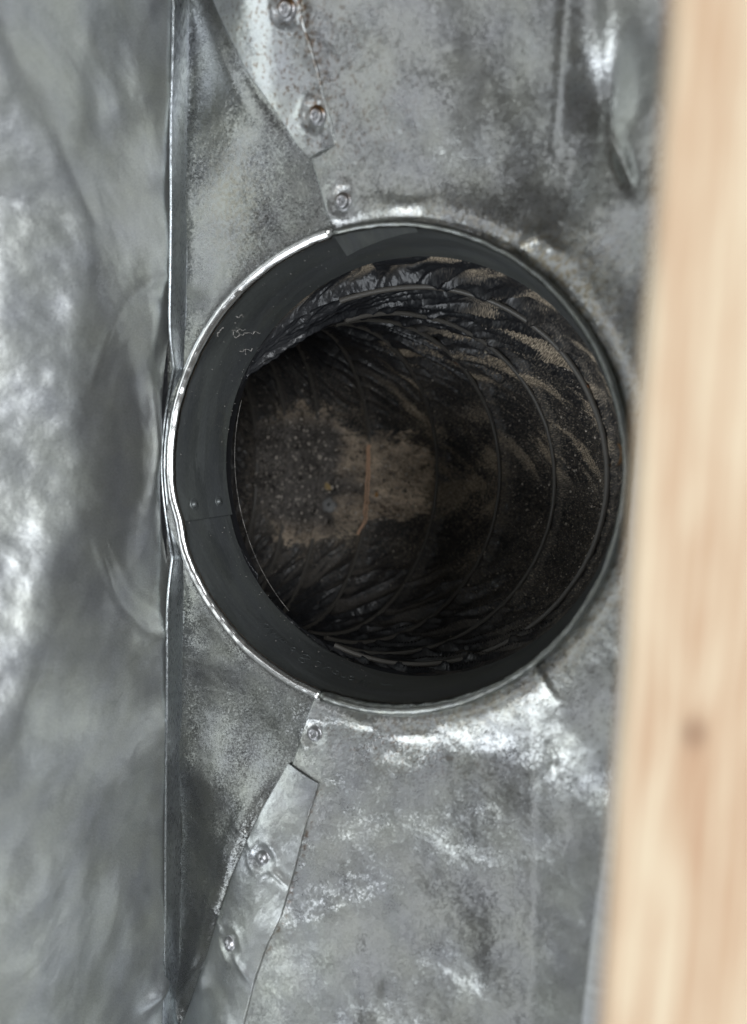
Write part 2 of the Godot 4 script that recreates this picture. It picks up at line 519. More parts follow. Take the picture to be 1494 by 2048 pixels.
func boot() -> void:
	var o := Node3D.new()
	o.name = "sheet_metal_boot"
	add_child(o)
	tag(o, "dented galvanised sheet metal duct boot with a round collar, riveted seams and side walls", "duct boot")
	var za := zinc_maps(0.74, 0.02, 0.25, 0.33, 21)
	var zb := zinc_maps(0.76, 0.022, 0.26, 0.38, 41)
	var grain := crystals(51, 0.03, 0.015, 0.36, 0.135)
	var spangle := crystals(57, 0.035, 0.022, 0.32, 0.072)
	var m_left := zinc(za, grain, 1.0, lin(0.44, 0.44, 0.43), "dull brushed zinc")
	var m_right := zinc(zb, spangle, 1.0, lin(0.82, 0.82, 0.805), "spangled zinc")
	var m_strip := zinc(zb, spangle, 0.7, lin(0.86, 0.87, 0.87), "strip zinc")
	var m_wall := zinc(zinc_maps(0.74, 0.02, 0.31, 0.40, 71, 200), relief(0.03, 61, FastNoiseLite.TYPE_SIMPLEX_SMOOTH, 4, 3.0), 0.2, lin(0.93, 0.945, 0.935), "wall zinc")
	var uv := func(_u: float, _v: float, p: Vector3) -> Vector2: return Vector2(p.x, p.z) / 0.13
	var uv2 := func(_u: float, _v: float, p: Vector3) -> Vector2: return Vector2(p.x * 0.9 + 0.3 * p.z + 0.05, p.z * 0.9 - 0.3 * p.x + 0.03) / 0.13
	var outside := func(p: Vector3) -> bool: return p.x * p.x + p.z * p.z > 0.0762 * 0.0762

	# left sheet, tucked under the right one
	var left := func(u: float, v: float) -> Vector3:
		var z := lerpf(-0.215, 0.27, u)
		var x := lerpf(XL - 0.006, pl(seam_x, z) + 0.004, v)
		return Vector3(x, ground(x, z) - 0.0004, z)
	put("left_sheet", sheet(900, 130, left, uv, func(_u: float, _v: float, p: Vector3) -> Color: return stain(p.x, p.z, false), outside), m_left, o)
	# right sheet with a cut edge
	var right := func(u: float, v: float) -> Vector3:
		var z := lerpf(-0.215, 0.27, u)
		var x0 := pl(seam_x, z) + 0.00015 * nb.get_noise_1d(z * 6.0)
		if v == 0.0: return Vector3(x0, ground(x0, z) - 0.0003, z)
		var x := lerpf(x0, 0.084, (v - 0.005) / 0.995)
		return Vector3(x, ground(x, z) + 0.0003, z)
	put("right_sheet", sheet(900, 200, right, uv, func(_u: float, _v: float, p: Vector3) -> Color: return stain(p.x, p.z, true), outside), m_right, o)
	# the two riveted strips over the seam
	strip(o, top_left, top_right, m_strip, uv2, true)
	strip(o, low_left, low_right, m_strip, uv2, false)

	# rivets
	var m_riv := StandardMaterial3D.new()
	m_riv.resource_name = "rivet"
	m_riv.metallic = 0.9
	m_riv.roughness = 0.36
	m_riv.albedo_color = lin(0.42, 0.42, 0.43)
	m_riv.vertex_color_use_as_albedo = true
	for i in screws.size():
		var s: Array = screws[i]
		var n := ground_normal(s[0], s[1])
		var k: int = s[2]
		var prof := []
		if k == 2:   # domed head
			for q in [[0.0, 0.00115], [0.0005, 0.0011], [0.0010, 0.00095], [0.0014, 0.0006], [0.0017, 0.0002], [0.0019, 0.0], [0.0022, 0.00005], [0.0025, -0.0004]]: prof.append(Vector2(q[0], q[1]) * 1.3)
		else:        # hollow head with a raised ring
			for q in [[0.0, 0.0003], [0.0004, 0.0003], [0.0006, 0.0004], [0.0008, 0.0008], [0.0011, 0.0011], [0.0015, 0.00115], [0.0018, 0.0009], [0.0020, 0.0004], [0.0023, 0.00015], [0.0026, 0.0001], [0.0028, -0.0004]]: prof.append(Vector2(q[0], q[1]) * 1.1)
		var tint := func(u: float, v: float, _p: Vector3) -> Color:
			var rust := smoothstep(0.1, -0.5, sin(TAU * u)) * (1.0 if i < 2 else (0.45 if i == 2 else 0.0)) * smoothstep(0.3, 0.7, v)
			return Color.WHITE.lerp(Color(0.42, 0.24, 0.11), rust)
		var rv := put("rivet" if i == 0 else "rivet_%03d" % i, lathe(prof, 28, tint), m_riv, o)
		rv.basis = Basis(Quaternion(Vector3.UP, n))
		var lift := 0.0004 if k == 1 else 0.0016
		rv.position = Vector3(s[0], ground(s[0], s[1]) + lift, s[1]) + n * 0.0002
		if i < 2: rv.set_meta("label", "rivet with a rusty upper half")

	# folded hem at the foot of the left wall
	var hem := func(u: float, v: float) -> Vector3:
		var z := lerpf(-0.26, 0.31, u)
		var a := v * 5.2
		var mid := exp(-pow(z / 0.037, 4.0))
		var off := 0.0005 * na.get_noise_1d(z * 0.6 + 3.0) - 0.0012 * mid
		var tall := (0.0056 + 0.0004 * na.get_noise_1d(z * 0.5 + 9.0)) * (1.0 - 0.55 * mid)
		var q := Vector2(0.0, -0.004)
		if a < 1.0: q = Vector2(0.0017, lerpf(-0.004, -0.0002, a))
		elif a < 2.0: q = Vector2(lerpf(0.0017, 0.0012, a - 1.0), lerpf(-0.0002, 0.0008, a - 1.0))
		elif a < 3.0: q = Vector2(lerpf(0.0012, -0.0004, a - 2.0), lerpf(0.0008, tall - 0.001, a - 2.0))
		else:
			var b := (a - 3.0) / 2.2 * PI
			q = Vector2(-0.0004 - 0.0007 * (1.0 - cos(b)), tall - 0.001 + 0.0009 * sin(b))
		if absf(z) < 0.0787: off = minf(off, 0.0708 - sqrt(0.0787 * 0.0787 - z * z))
		return Vector3(XL + off + q.x, q.y - 0.003 * mid, z)
	var uvh := func(_u: float, _v: float, p: Vector3) -> Vector2: return Vector2(p.y * 2.2, p.z * 0.15) / 0.1
	var m_hem := zinc(za, relief(0.10, 71, FastNoiseLite.TYPE_SIMPLEX, 2, 3.0), 0.10, lin(0.80, 0.84, 0.88), "hem zinc")
	var blank := func(_u: float, _v: float, p: Vector3) -> Color:
		var t := 1.0 + 0.2 * nb.get_noise_2d(p.y * 0.3, p.z)
		return Color(t, t, t)
	put("wall_hem", sheet(700, 26, hem, uvh, blank, nothing, true), m_hem, o)
	# left wall with its bulge and the ring pressed into it
	var wall := func(u: float, v: float) -> Vector3:
		var z := lerpf(-0.26, 0.31, u)
		var y := lerpf(0.001, 0.150, v)
		return Vector3(wall_x(y, z), y, z)
	var uvw := func(_u: float, _v: float, p: Vector3) -> Vector2: return Vector2(p.y, p.z) / 0.17
	var tintw := func(_u: float, _v: float, p: Vector3) -> Color:
		var t := 1.0 + 0.14 * na.get_noise_2d(p.y * 1.4, p.z * 1.4) + 0.08 * nb.get_noise_2d(p.y, p.z)
		return Color(t, t, t * 1.01)
	put("side_wall", sheet(420, 150, wall, uvw, tintw, nothing, true), m_wall, o)
	# right wall, leaning out under the board
	var rw := func(u: float, v: float) -> Vector3:
		var z := lerpf(-0.26, 0.31, u)
		var x0 := 0.0795 - 0.070 * smoothstep(0.0, 0.30, z) * 0.20 + 0.0004 * na.get_noise_1d(z)
		var y0 := maxf(ground(x0, z), 0.0) - 0.001
		var xf := 0.0768 - 0.0022 * smoothstep(0.06, 0.13, z) + 0.0014 * smoothstep(0.0, -0.06, z) + 0.0003 * nb.get_noise_1d(z * 0.3)
		if v < 0.4: return Vector3(lerpf(x0 + 0.004, xf + 0.0006, v / 0.4), lerpf(y0, 0.0440, v / 0.4), z)
		if v < 0.5: return Vector3(xf + 0.0006 * cos((v - 0.4) * 5.0 * PI), 0.0440 + 0.0008 * sin((v - 0.4) * 5.0 * PI), z)
		if v < 0.8: return Vector3(lerpf(xf + 0.0006, 0.0850, (v - 0.5) / 0.3), 0.0448 + 0.0015 * (v - 0.5), z)
		return Vector3(0.0850, lerpf(0.0455, 0.1105, (v - 0.8) / 0.2), z)
	var m_flange := zinc(zinc_maps(0.74, 0.02, 0.45, 0.60, 81, 40), relief(0.05, 63, FastNoiseLite.TYPE_SIMPLEX_SMOOTH, 4, 3.0), 0.3, lin(1.0, 1.0, 1.0), "flange zinc")
	put("side_wall_001", sheet(300, 40, rw, uvw, tintw), m_flange, o)

	collar(o, za, grain)


func strip(o: Node3D, l: Array, r: Array, m: Material, uv: Callable, upper: bool) -> void:
	var at := func(u: float, v: float) -> Vector3:
		var e := 0.012
		var uu := clampf((u - e) / (1.0 - 2.0 * e), 0.0, 1.0)
		var vv := clampf((v - e) / (1.0 - 2.0 * e), 0.0, 1.0)
		var a := along(l, uu)
		var b := along(r, uu)
		var p := a.lerp(b, vv)
		var h := ground(p.x, p.y) + 0.0009 + 0.0004 * sin(PI * vv) + (0.0013 if upper else 0.0003) * (1.0 - vv)
		if v == 0.0 or v == 1.0 or u == 0.0 or u == 1.0: h -= 0.0007
		return Vector3(p.x, h, p.y)
	var tint := func(_u: float, _v: float, p: Vector3) -> Color: return stain(p.x, p.z, true)
	put("seam_strip" if upper else "seam_strip_001", sheet(220, 60, at, uv, tint, nothing, not true), m, o)

func along(a: Array, t: float) -> Vector2:
	var len_ := 0.0
	for i in a.size() - 1: len_ += Vector2(a[i][0] - a[i + 1][0], a[i][1] - a[i + 1][1]).length()
	var go := t * len_
	for i in a.size() - 1:
		var p := Vector2(a[i][0], a[i][1])
		var q := Vector2(a[i + 1][0], a[i + 1][1])
		var d := p.distance_to(q)
		if go <= d or i == a.size() - 2: return p.lerp(q, go / d)
		go -= d
	return Vector2.ZERO

func crease_y(z: float) -> float:
	if z < -0.07: return 0.040 + 0.80 * (-0.07 - z)
	if z < 0.012: return 0.040
	return 0.040 + 0.00075 * sin((z - 0.012) * 90.0) + 0.50 * (z - 0.012)

func wall_x(y: float, z: float) -> float:
	var x := -0.0745 + -0.0036 * exp(-pow(z / 0.034, 4.0)) * exp(-y / 0.004) - 0.02 * y
	var over := y - crease_y(z)
	x -= 0.42 * sp(over, 0.005)
	var in_bulge := smoothstep(-0.003, 0.008, over)
	x += in_bulge * 0.0010 * nd.get_noise_2d(y * 0.55, z * 0.55)
	x += (1.0 - in_bulge) * (0.0013 * na.get_noise_2d(y * 1.3, z * 0.9) + 0.00012 * nb.get_noise_2d(y * 0.5, z * 0.5))
	# ring and dish pressed into the wall beside the collar
	var e := sqrt(pow((z + 0.001) / 0.062, 2.0) + pow(y / 0.041, 2.0))
	x += 0.0035 * exp(-pow((y - 0.009) / 0.007, 2.0) - pow((z - 0.196) / 0.005, 2.0))
	var m := smoothstep(0.018, 0.030, absf(z))
	x += m * (0.0005 * bump(e - 1.0, 0.03) - 0.0003 * bump(e - 0.86, 0.035)) + 0.07 * (y - 0.042) * smoothstep(1.12, 0.55, e)
	return x


func collar(o: Node3D, za: Array, grain: Texture2D) -> void:
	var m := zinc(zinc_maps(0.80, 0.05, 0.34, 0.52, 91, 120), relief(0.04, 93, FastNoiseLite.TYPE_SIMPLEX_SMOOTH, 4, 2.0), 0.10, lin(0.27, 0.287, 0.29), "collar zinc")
	var scuff := func(_u: float, _v: float, p: Vector3) -> Color:
		var a := atan2(p.z, p.x) * 0.075
		var t := 1.0 + 0.22 * na.get_noise_2d(a, p.y) + 0.10 * nc.get_noise_2d(a * 0.15, p.y * 1.2)
		var dust := smoothstep(-0.016, -0.028, p.y) * smoothstep(0.15, -0.25, p.z / 0.075) * smoothstep(-0.1, 0.45, nd.get_noise_2d(a * 0.6, p.y * 2.0) + 0.3 * nc.get_noise_2d(a, p.y))
		return Color(t, t, t).lerp(Color(1.7, 1.35, 1.0), 0.8 * dust)
	var white := func(_u: float, _v: float, _p: Vector3) -> Color: return Color.WHITE
	var a0 := deg_to_rad(163.8)
	# the sleeve laps over itself at a0: radius falls over the last 50 degrees
	var sleeve := func(u: float, v: float) -> Vector3:
		var a := a0 + TAU * u
		var lap := 0.0010 * smoothstep(0.14, 0.0, u)
		var y := lerpf(0.0008, -COLLAR, v)
		var r := lerpf(0.0752, 0.0739, v) - lap + 0.00018 * na.get_noise_2d(cos(a) * 0.08 + y, sin(a) * 0.08)
		return Vector3(r * cos(a), y + 0.0003 * na.get_noise_1d(a * 0.06) * v, r * sin(a))
	var uv := func(u: float, _v: float, p: Vector3) -> Vector2: return Vector2(p.y / 0.09, u * 0.475 / 0.5)
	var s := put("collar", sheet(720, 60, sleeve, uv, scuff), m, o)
	# cut edge of the lap and of the lower rim
	var lap_edge := func(u: float, v: float) -> Vector3:
		var y := lerpf(-0.001, -COLLAR, u)
		var r := lerpf(0.0752, 0.0739, u) - 0.0010 * (1.0 - v) + 0.0002 * v
		return Vector3(r * cos(a0), y, r * sin(a0))
	put("lap_edge", sheet(12, 1, lap_edge, uv, white), m, s)
	# rolled bead: bright along the left sheet, flatter and duller along the right one
	var m_bead := StandardMaterial3D.new()
	m_bead.resource_name = "bead zinc"
	m_bead.metallic = 1.0
	m_bead.roughness = 0.2
	m_bead.albedo_color = lin(0.78, 0.78, 0.77)
	m_bead.vertex_color_use_as_albedo = true
	put("rolled_bead", bead(deg_to_rad(100.5), deg_to_rad(258.5), 0.0018, true), m_bead, s)
	var m_lip := zinc(za, grain, 0.5, lin(0.48, 0.49, 0.47), "lip zinc")
	put("rolled_bead_001", bead(deg_to_rad(258.3), deg_to_rad(461.5), 0.0015, false), m_lip, s)
	var m_flap := zinc(zinc_maps(0.74, 0.03, 0.35, 0.5, 95, 70), grain, 0.4, lin(0.28, 0.29, 0.285), "flap zinc")
	# bent flap of the lip beside the upper seam
	var flap := func(u: float, v: float) -> Vector3:
		var a := deg_to_rad(lerpf(258.3, 279.0, u))
		var y := lerpf(0.0012, -0.0082 * (1.0 - 0.85 * u), v) + 0.0006 * nb.get_noise_1d(u * 0.02) * v
		var r := 0.0751 - 0.0042 * v * (1.0 - 0.7 * u)
		return Vector3(r * cos(a), y, r * sin(a))
	put("bent_flap", sheet(40, 10, flap, uv, white, nothing, true), m_flap, s)
	# two small rivets through the lap
	var prof := []
	for q in [[0.0, 0.0009], [0.0004, 0.00085], [0.0007, 0.0006], [0.0009, 0.0002], [0.0011, 0.0], [0.0013, 0.0001], [0.0016, 0.0002], [0.0018, -0.0003]]: prof.append(Vector2(q[0], q[1]) * 1.35)
	var mesh := lathe(prof, 24)
	for i in 2:
		var a := deg_to_rad(168.2)
		var y := -0.0078 if i == 0 else -0.0225
		var rv := put("lap_rivet" if i == 0 else "lap_rivet_001", mesh, m, s)
		var n := Vector3(-cos(a), 0, -sin(a))
		rv.basis = Basis(Quaternion(Vector3.UP, n))
		rv.position = Vector3(cos(a), 0, sin(a)) * (lerpf(0.0752, 0.0739, -y / COLLAR) - 0.0010) + Vector3(0, y, 0)
	scribble(s, m)

func bead(b0: float, b1: float, minor: float, bright: bool) -> ArrayMesh:
	var path := []
	var n := 200
	for i in n + 1:
		var a := lerpf(b0, b1, float(i) / n)
		var deg := fposmod(rad_to_deg(a), 360.0)
		var kink := 0.0011 * bump(deg - 164.0, 5.5) if bright else 0.0
		var r := R - kink + 0.00018 * nb.get_noise_1d(a * 0.05) - (0.0 if bright else 0.0004)
		path.append(Vector3(r * cos(a), 0.0014 + 0.0003 * na.get_noise_1d(a * 0.07), r * sin(a)))
	var rad := func(u: float, v: float) -> float:
		var k := 1.0 + 0.10 * nb.get_noise_1d(u * 0.5)
		if not bright: k *= lerpf(0.72, 1.4, smoothstep(0.70, 0.9, u))
		if not bright: k *= 1.0 + 0.10 * nb.get_noise_2d(u * 0.3, v * 0.02)
		# a groove along the crown, so that two lines catch the light
		k -= 0.12 * bump(v - 0.22, 0.05) if bright else 0.0
		var end := minf(1.0, minf(u, 1.0 - u) * 400.0)
		return minor * k * (0.4 + 0.6 * end)
	var tint := func(u: float, v: float, p: Vector3) -> Color:
		var t := 1.0 + 0.25 * nc.get_noise_2d(p.x * 0.6, p.z * 0.6)
		var c := Color(t, t, t)
		if not bright: c = c.lerp(Color(0.80, 0.77, 0.70), 0.4 * smoothstep(-0.1, 0.4, nc.get_noise_2d(u * 0.5, v * 0.01)))
		return c
	return tube(path, rad, 20, false, tint)

# the writing scratched into the collar: strokes as (degrees, millimetres below the bead)
func scribble(s: Node3D, m: Material) -> void:
	var strokes := [
		[[129.5, 13.0], [128.8, 15.5], [127.6, 16.8], [127.2, 13.8], [126.2, 17.2], [125.2, 13.2], [125.4, 11.5]],
		[[125.0, 13.5], [124.2, 17.0], [123.4, 14.5], [122.6, 17.2]],
		[[122.4, 14.5], [121.8, 17.4], [121.2, 15.0], [120.6, 17.4], [120.0, 15.2]],
		[[118.0, 15.2], [117.2, 14.6], [116.6, 16.0], [117.2, 17.2], [118.0, 16.5], [118.0, 15.2]],
		[[114.0, 12.4], [112.6, 11.6], [111.8, 12.8], [113.2, 14.5], [114.4, 16.4], [113.2, 18.0], [111.8, 17.0], [112.8, 14.8], [114.0, 13.6], [114.0, 12.4]],
		[[108.4, 11.8], [108.2, 15.0], [108.6, 17.6], [109.8, 18.0], [110.2, 16.8]],
		[[107.0, 15.2], [106.4, 17.6], [105.4, 17.4], [105.0, 15.6]],
		[[104.6, 17.2], [103.8, 15.4], [102.8, 15.8], [102.8, 17.6], [104.0, 17.8]],
		[[102.0, 17.2], [101.2, 15.4], [100.2, 16.0], [100.6, 17.8]],
		[[99.6, 17.0], [98.8, 15.2], [97.8, 16.2], [98.4, 18.0], [99.6, 17.8]],
		[[96.2, 18.4], [95.8, 13.8], [95.0, 17.6], [94.0, 13.6], [93.4, 18.4]],
		[[90.5, 18.6], [89.2, 17.8], [88.0, 18.8], [86.8, 17.9]]]
	var i := 0
	for st in strokes:
		var path := []
		for k in st.size() - 1:
			for j in 6:
				var t := j / 6.0
				var p0: Array = st[maxi(k - 1, 0)]
				var p3: Array = st[mini(k + 2, st.size() - 1)]
				var d := cubic_interpolate(st[k][0], st[k + 1][0], p0[0], p3[0], t)
				var y := cubic_interpolate(st[k][1], st[k + 1][1], p0[1], p3[1], t)
				var a := deg_to_rad(d)
				var r := lerpf(0.0752, 0.0739, y * 0.001 / COLLAR) - 0.00002
				path.append(Vector3(r * cos(a), -y * 0.001, r * sin(a)))
		put("scratched_stroke" if i == 0 else "scratched_stroke_%03d" % i, tube(path, func(_u: float, _v: float) -> float: return 0.00013, 5), m, s)
		i += 1


func flexible_duct() -> void:
	var o := Node3D.new()
	o.name = "flexible_duct"
	add_child(o)
	tag(o, "crinkled black plastic flexible duct bending away below the collar, dusted with tan dirt", "flexible duct")
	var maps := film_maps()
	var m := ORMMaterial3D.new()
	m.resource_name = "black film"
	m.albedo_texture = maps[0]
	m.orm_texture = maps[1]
	m.texture_repeat = true
	var cr := noise(FastNoiseLite.TYPE_SIMPLEX, 0.020, 77, 4)
	cr.fractal_type = FastNoiseLite.FRACTAL_RIDGED
	var cim := cr.get_seamless_image(1800, 1020)
	cim.convert(Image.FORMAT_RGBA8)
	cim.bump_map_to_normal_map(3.0)
	m.normal_enabled = true
	m.normal_texture = to_tex(cim)
	m.normal_scale = 0.55
	var at := func(u: float, v: float) -> Vector3:
		var s := lerpf(0.0275, 0.256, u)
		var th := lerpf(-PI, PI, v)
		return duct(s, th, film(s, th) if v > 0.0 and v < 1.0 else 0.0)
	var uv := func(u: float, v: float, _p: Vector3) -> Vector2: return Vector2(v, lerpf(0.0275, 0.256, u) / 0.26)
	var one := func(_u: float, _v: float, _p: Vector3) -> Color: return Color.WHITE
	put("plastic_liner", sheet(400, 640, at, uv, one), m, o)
	var mw := StandardMaterial3D.new()
	mw.resource_name = "film over wire"
	mw.albedo_color = lin(0.12, 0.112, 0.10)
	mw.roughness = 0.38
	for i in RINGS.size():
		var path := []
		for k in 141:
			var th := lerpf(-1.95, 1.95, k / 140.0)
			var s: float = RINGS[i] + 0.0015 * sin(th * 0.5) * sin(th * 1.0)
			path.append(duct(s, th, 0.0021 + 0.0002 * nb.get_noise_1d(th * 0.03 + i)))
		put("wire_ring" if i == 0 else "wire_ring_%03d" % i, tube(path, func(_u: float, _v: float) -> float: return 0.00108, 8), mw, o)
	# the far end, where the duct runs on into the dark
	var cap := func(u: float, v: float) -> Vector3:
		var c: Vector3 = axis(0.256)[0]
		return c.lerp(duct(0.256, TAU * u, -0.001), v)
	put("far_end", sheet(40, 2, cap, uv, one), mw, o)


func debris() -> void:
	var m := StandardMaterial3D.new()
	m.resource_name = "sand"
	m.roughness = 1.0
	m.metallic_specular = 0.2
	m.vertex_color_use_as_albedo = true
	var at := func(u: float, v: float) -> Vector3:
		var s := lerpf(0.100, 0.200, u)
		var th := lerpf(-0.78, 0.80, v)
		var d := sand_depth(s, th)
		var grit := 0.0007 * nb.get_noise_2d(s * 1.5, th * RD * 1.5) + 0.0006 * nc.get_noise_2d(s * 2.0, th * RD * 2.0)
		return duct(s, th, film(s, th) - 0.0004 + d * (0.0034 + 0.0016 * nd.get_noise_2d(s * 1.6 + 2.0, th * RD * 1.6) + grit * 1.5))
	var tint := func(u: float, v: float, _p: Vector3) -> Color:
		var s := lerpf(0.100, 0.200, u)
		var th := lerpf(-0.78, 0.80, v)
		var g := 0.9 + 0.8 * nc.get_noise_2d(s * 3.0 + 1.0, th * RD * 3.0) - 0.5 * smoothstep(0.25, 0.5, nb.get_noise_2d(s * 1.3, th * RD * 1.3)) + 0.5 * nd.get_noise_2d(s, th * RD)
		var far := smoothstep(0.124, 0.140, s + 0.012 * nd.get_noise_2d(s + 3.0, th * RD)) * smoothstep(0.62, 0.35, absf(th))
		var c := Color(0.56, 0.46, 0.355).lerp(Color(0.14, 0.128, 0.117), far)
		g = maxf(g, 0.12)
		return Color(c.r * g, c.g * g, c.b * g)
	var uv := func(u: float, v: float, _p: Vector3) -> Vector2: return Vector2(u, v)
	var p := PackedVector3Array()
	var sm := sheet(340, 340, at, uv, tint)
	var arr := sm.surface_get_arrays(0)
	var ix := PackedInt32Array()
	var old: PackedInt32Array = arr[Mesh.ARRAY_INDEX]
	p = arr[Mesh.ARRAY_VERTEX]
	var deep := PackedFloat32Array()
	deep.resize(p.size())
	for i in 341:
		for j in 341: deep[i * 341 + j] = sand_depth(lerpf(0.100, 0.200, i / 340.0), lerpf(-0.78, 0.80, j / 340.0))
	for k in range(0, old.size(), 3):
		if deep[old[k]] > 0.0 or deep[old[k + 1]] > 0.0 or deep[old[k + 2]] > 0.0:
			ix.append_array([old[k], old[k + 1], old[k + 2]])
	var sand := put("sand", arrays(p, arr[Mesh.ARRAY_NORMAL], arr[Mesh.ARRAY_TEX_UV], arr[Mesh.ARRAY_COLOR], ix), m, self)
	tag(sand, "drift of tan and grey dirt lying in the bottom of the black duct", "dirt")
	sand.set_meta("kind", "stuff")
	# loose grit over the dirt and the film
	var mm := MultiMesh.new()
	mm.transform_format = MultiMesh.TRANSFORM_3D
	mm.use_colors = true
	mm.mesh = pebble(Vector3.ONE, 3, 0.5)
	mm.instance_count = 4500
	for i in 4500:
		var s := rng.randf_range(0.045, 0.19)
		var th := rng.randfn(0.0, 0.42)
		var d := maxf(sand_depth(s, th), 0.0) if s > 0.1 and absf(th) < 0.78 else 0.0
		var r := 0.00016 + 0.00036 * pow(rng.randf(), 4.0)
		if d > 0.1: r *= 1.6
		var b := Basis.from_euler(Vector3(rng.randf() * 6.0, rng.randf() * 6.0, 0)).scaled(Vector3(r, r * 0.7, r * rng.randf_range(0.7, 1.4)))
		mm.set_instance_transform(i, Transform3D(b, duct(s, th, film(s, th) + d * 0.0034 + r * 0.3)))
		var v := 0.10 + 0.55 * pow(rng.randf(), 1.8)
		mm.set_instance_color(i, Color(v, v * 0.9, v * 0.78))
	var grit := MultiMeshInstance3D.new()
	grit.name = "grit"
	grit.multimesh = mm
	grit.material_override = m
	add_child(grit)
	tag(grit, "pale specks of grit scattered over the dirt and the black film", "grit")
	grit.set_meta("kind", "stuff")

	# pine needle: two strands side by side
	var mn := StandardMaterial3D.new()
	mn.resource_name = "dry needle"
	mn.albedo_color = lin(0.72, 0.46, 0.30)
	mn.roughness = 0.6
	var nd_ := Node3D.new()
	nd_.name = "pine_needle"
	add_child(nd_)
	tag(nd_, "reddish brown dry pine needle lying straight across the dirt", "pine needle")
	nd_.position = on_dirt(0.128, 0.0, 0.002)
	for k in 2:
		var path := []
		for i in 40:
			var t := i / 39.0
			var th := lerpf(-0.262, 0.50, t)
			var s := 0.1275 + 0.0018 * smoothstep(0.82, 1.0, t) + (0.00036 if k else -0.00036) * (1.0 - 0.6 * absf(t - 0.5))
			path.append(on_dirt(s, th, 0.0030 + 0.0012 * sin(PI * t)) - nd_.position)
		put("strand" if k == 0 else "strand_001", tube(path, func(u: float, _v: float) -> float: return 0.00062 * (1.0 - 0.35 * u), 7), mn, nd_)
	flake("wood_chip", "pale yellow oval wood chip on the grey dirt beside the pebble", "wood chip", 0.1432, 0.105, Vector3(0.0020, 0.0006, 0.0032), Color(0.40, 0.29, 0.13), 0.9)
	flake("wood_chip_001", "slim orange wood splinter lying right of the pine needle", "wood chip", 0.1255, 0.135, Vector3(0.0011, 0.0005, 0.0032), Color(0.42, 0.24, 0.09), -0.5)
	flake("pebble", "flat grey pebble half sunk in the dirt, largest in the duct", "pebble", 0.1405, 0.262, Vector3(0.0044, 0.0020, 0.0048), Color(0.25, 0.25, 0.243), 0.3)
	flake("pebble_001", "small off-white pebble at the upper middle of the dirt", "pebble", 0.147, -0.14, Vector3(0.0014, 0.0010, 0.0014), Color(0.50, 0.45, 0.38), 0.3)
	flake("pebble_002", "small off-white crumb on the film at the edge of the dirt near the wire", "pebble", 0.1125, -0.215, Vector3(0.0008, 0.0007, 0.0010), Color(0.55, 0.50, 0.42), 0.3)
	flake("pebble_003", "tiny pale crumb on the black film near the collar's upper edge", "pebble", 0.076, -0.98, Vector3(0.0007, 0.0006, 0.0008), Color(0.5, 0.45, 0.36), 0.3)
	flake("rust_flake", "round rust-orange flake stuck on the black film beside a wire", "rust flake", 0.092, -0.92, Vector3(0.0016, 0.0004, 0.0019), Color(0.22, 0.09, 0.035), 0.3)
	flake("rust_flake_001", "small rust-brown flake on the tan streak near the right rim", "rust flake", 0.042, -0.52, Vector3(0.0008, 0.0004, 0.0009), Color(0.20, 0.09, 0.04), 0.3)

	# curled dry leaf scrap caught at the right rim
	var leaf := func(u: float, v: float) -> Vector3:
		var a := lerpf(-1.2, 2.2, u)
		return Vector3(0.0028 * cos(a) * (0.6 + 0.4 * v), 0.003 * v + 0.0006 * sin(a * 3.0), 0.0036 * sin(a)) 
	var ml := StandardMaterial3D.new()
	ml.resource_name = "dry leaf"
	ml.albedo_color = lin(0.22, 0.12, 0.05)
	ml.roughness = 0.7
	var lf := put("leaf_scrap", sheet(24, 6, leaf, uv, func(_u: float, _v: float, _p: Vector3) -> Color: return Color.WHITE), ml, self)
	lf.position = Vector3(0.0712, -0.0185, -0.0085)
	tag(lf, "curled brown leaf scrap caught inside the right edge of the collar", "leaf")

	cobwebs()

func on_dirt(s: float, th: float, lift: float) -> Vector3:
	var d := maxf(sand_depth(s, th), 0.0)
	return duct(s, th, film(s, th) + d * 0.0034 - 0.0004 + lift)

func flake(called: String, label: String, category: String, s: float, th: float, size: Vector3, col: Color, turn: float) -> void:
	var m := StandardMaterial3D.new()
	m.resource_name = called
	m.albedo_color = col.linear_to_srgb()
	m.roughness = 0.85
	var o := put(called, pebble(size, called.hash() % 1000, 0.45), m, self)
	var p := on_dirt(s, th, size.y * 0.55)
	var n := (duct(s, th, 0.01) - duct(s, th, 0.0)).normalized()
	o.basis = Basis(Quaternion(Vector3.UP, n)) * Basis(Vector3.UP, turn)
	o.position = p
	tag(o, label, category, category + "s lying in the duct")

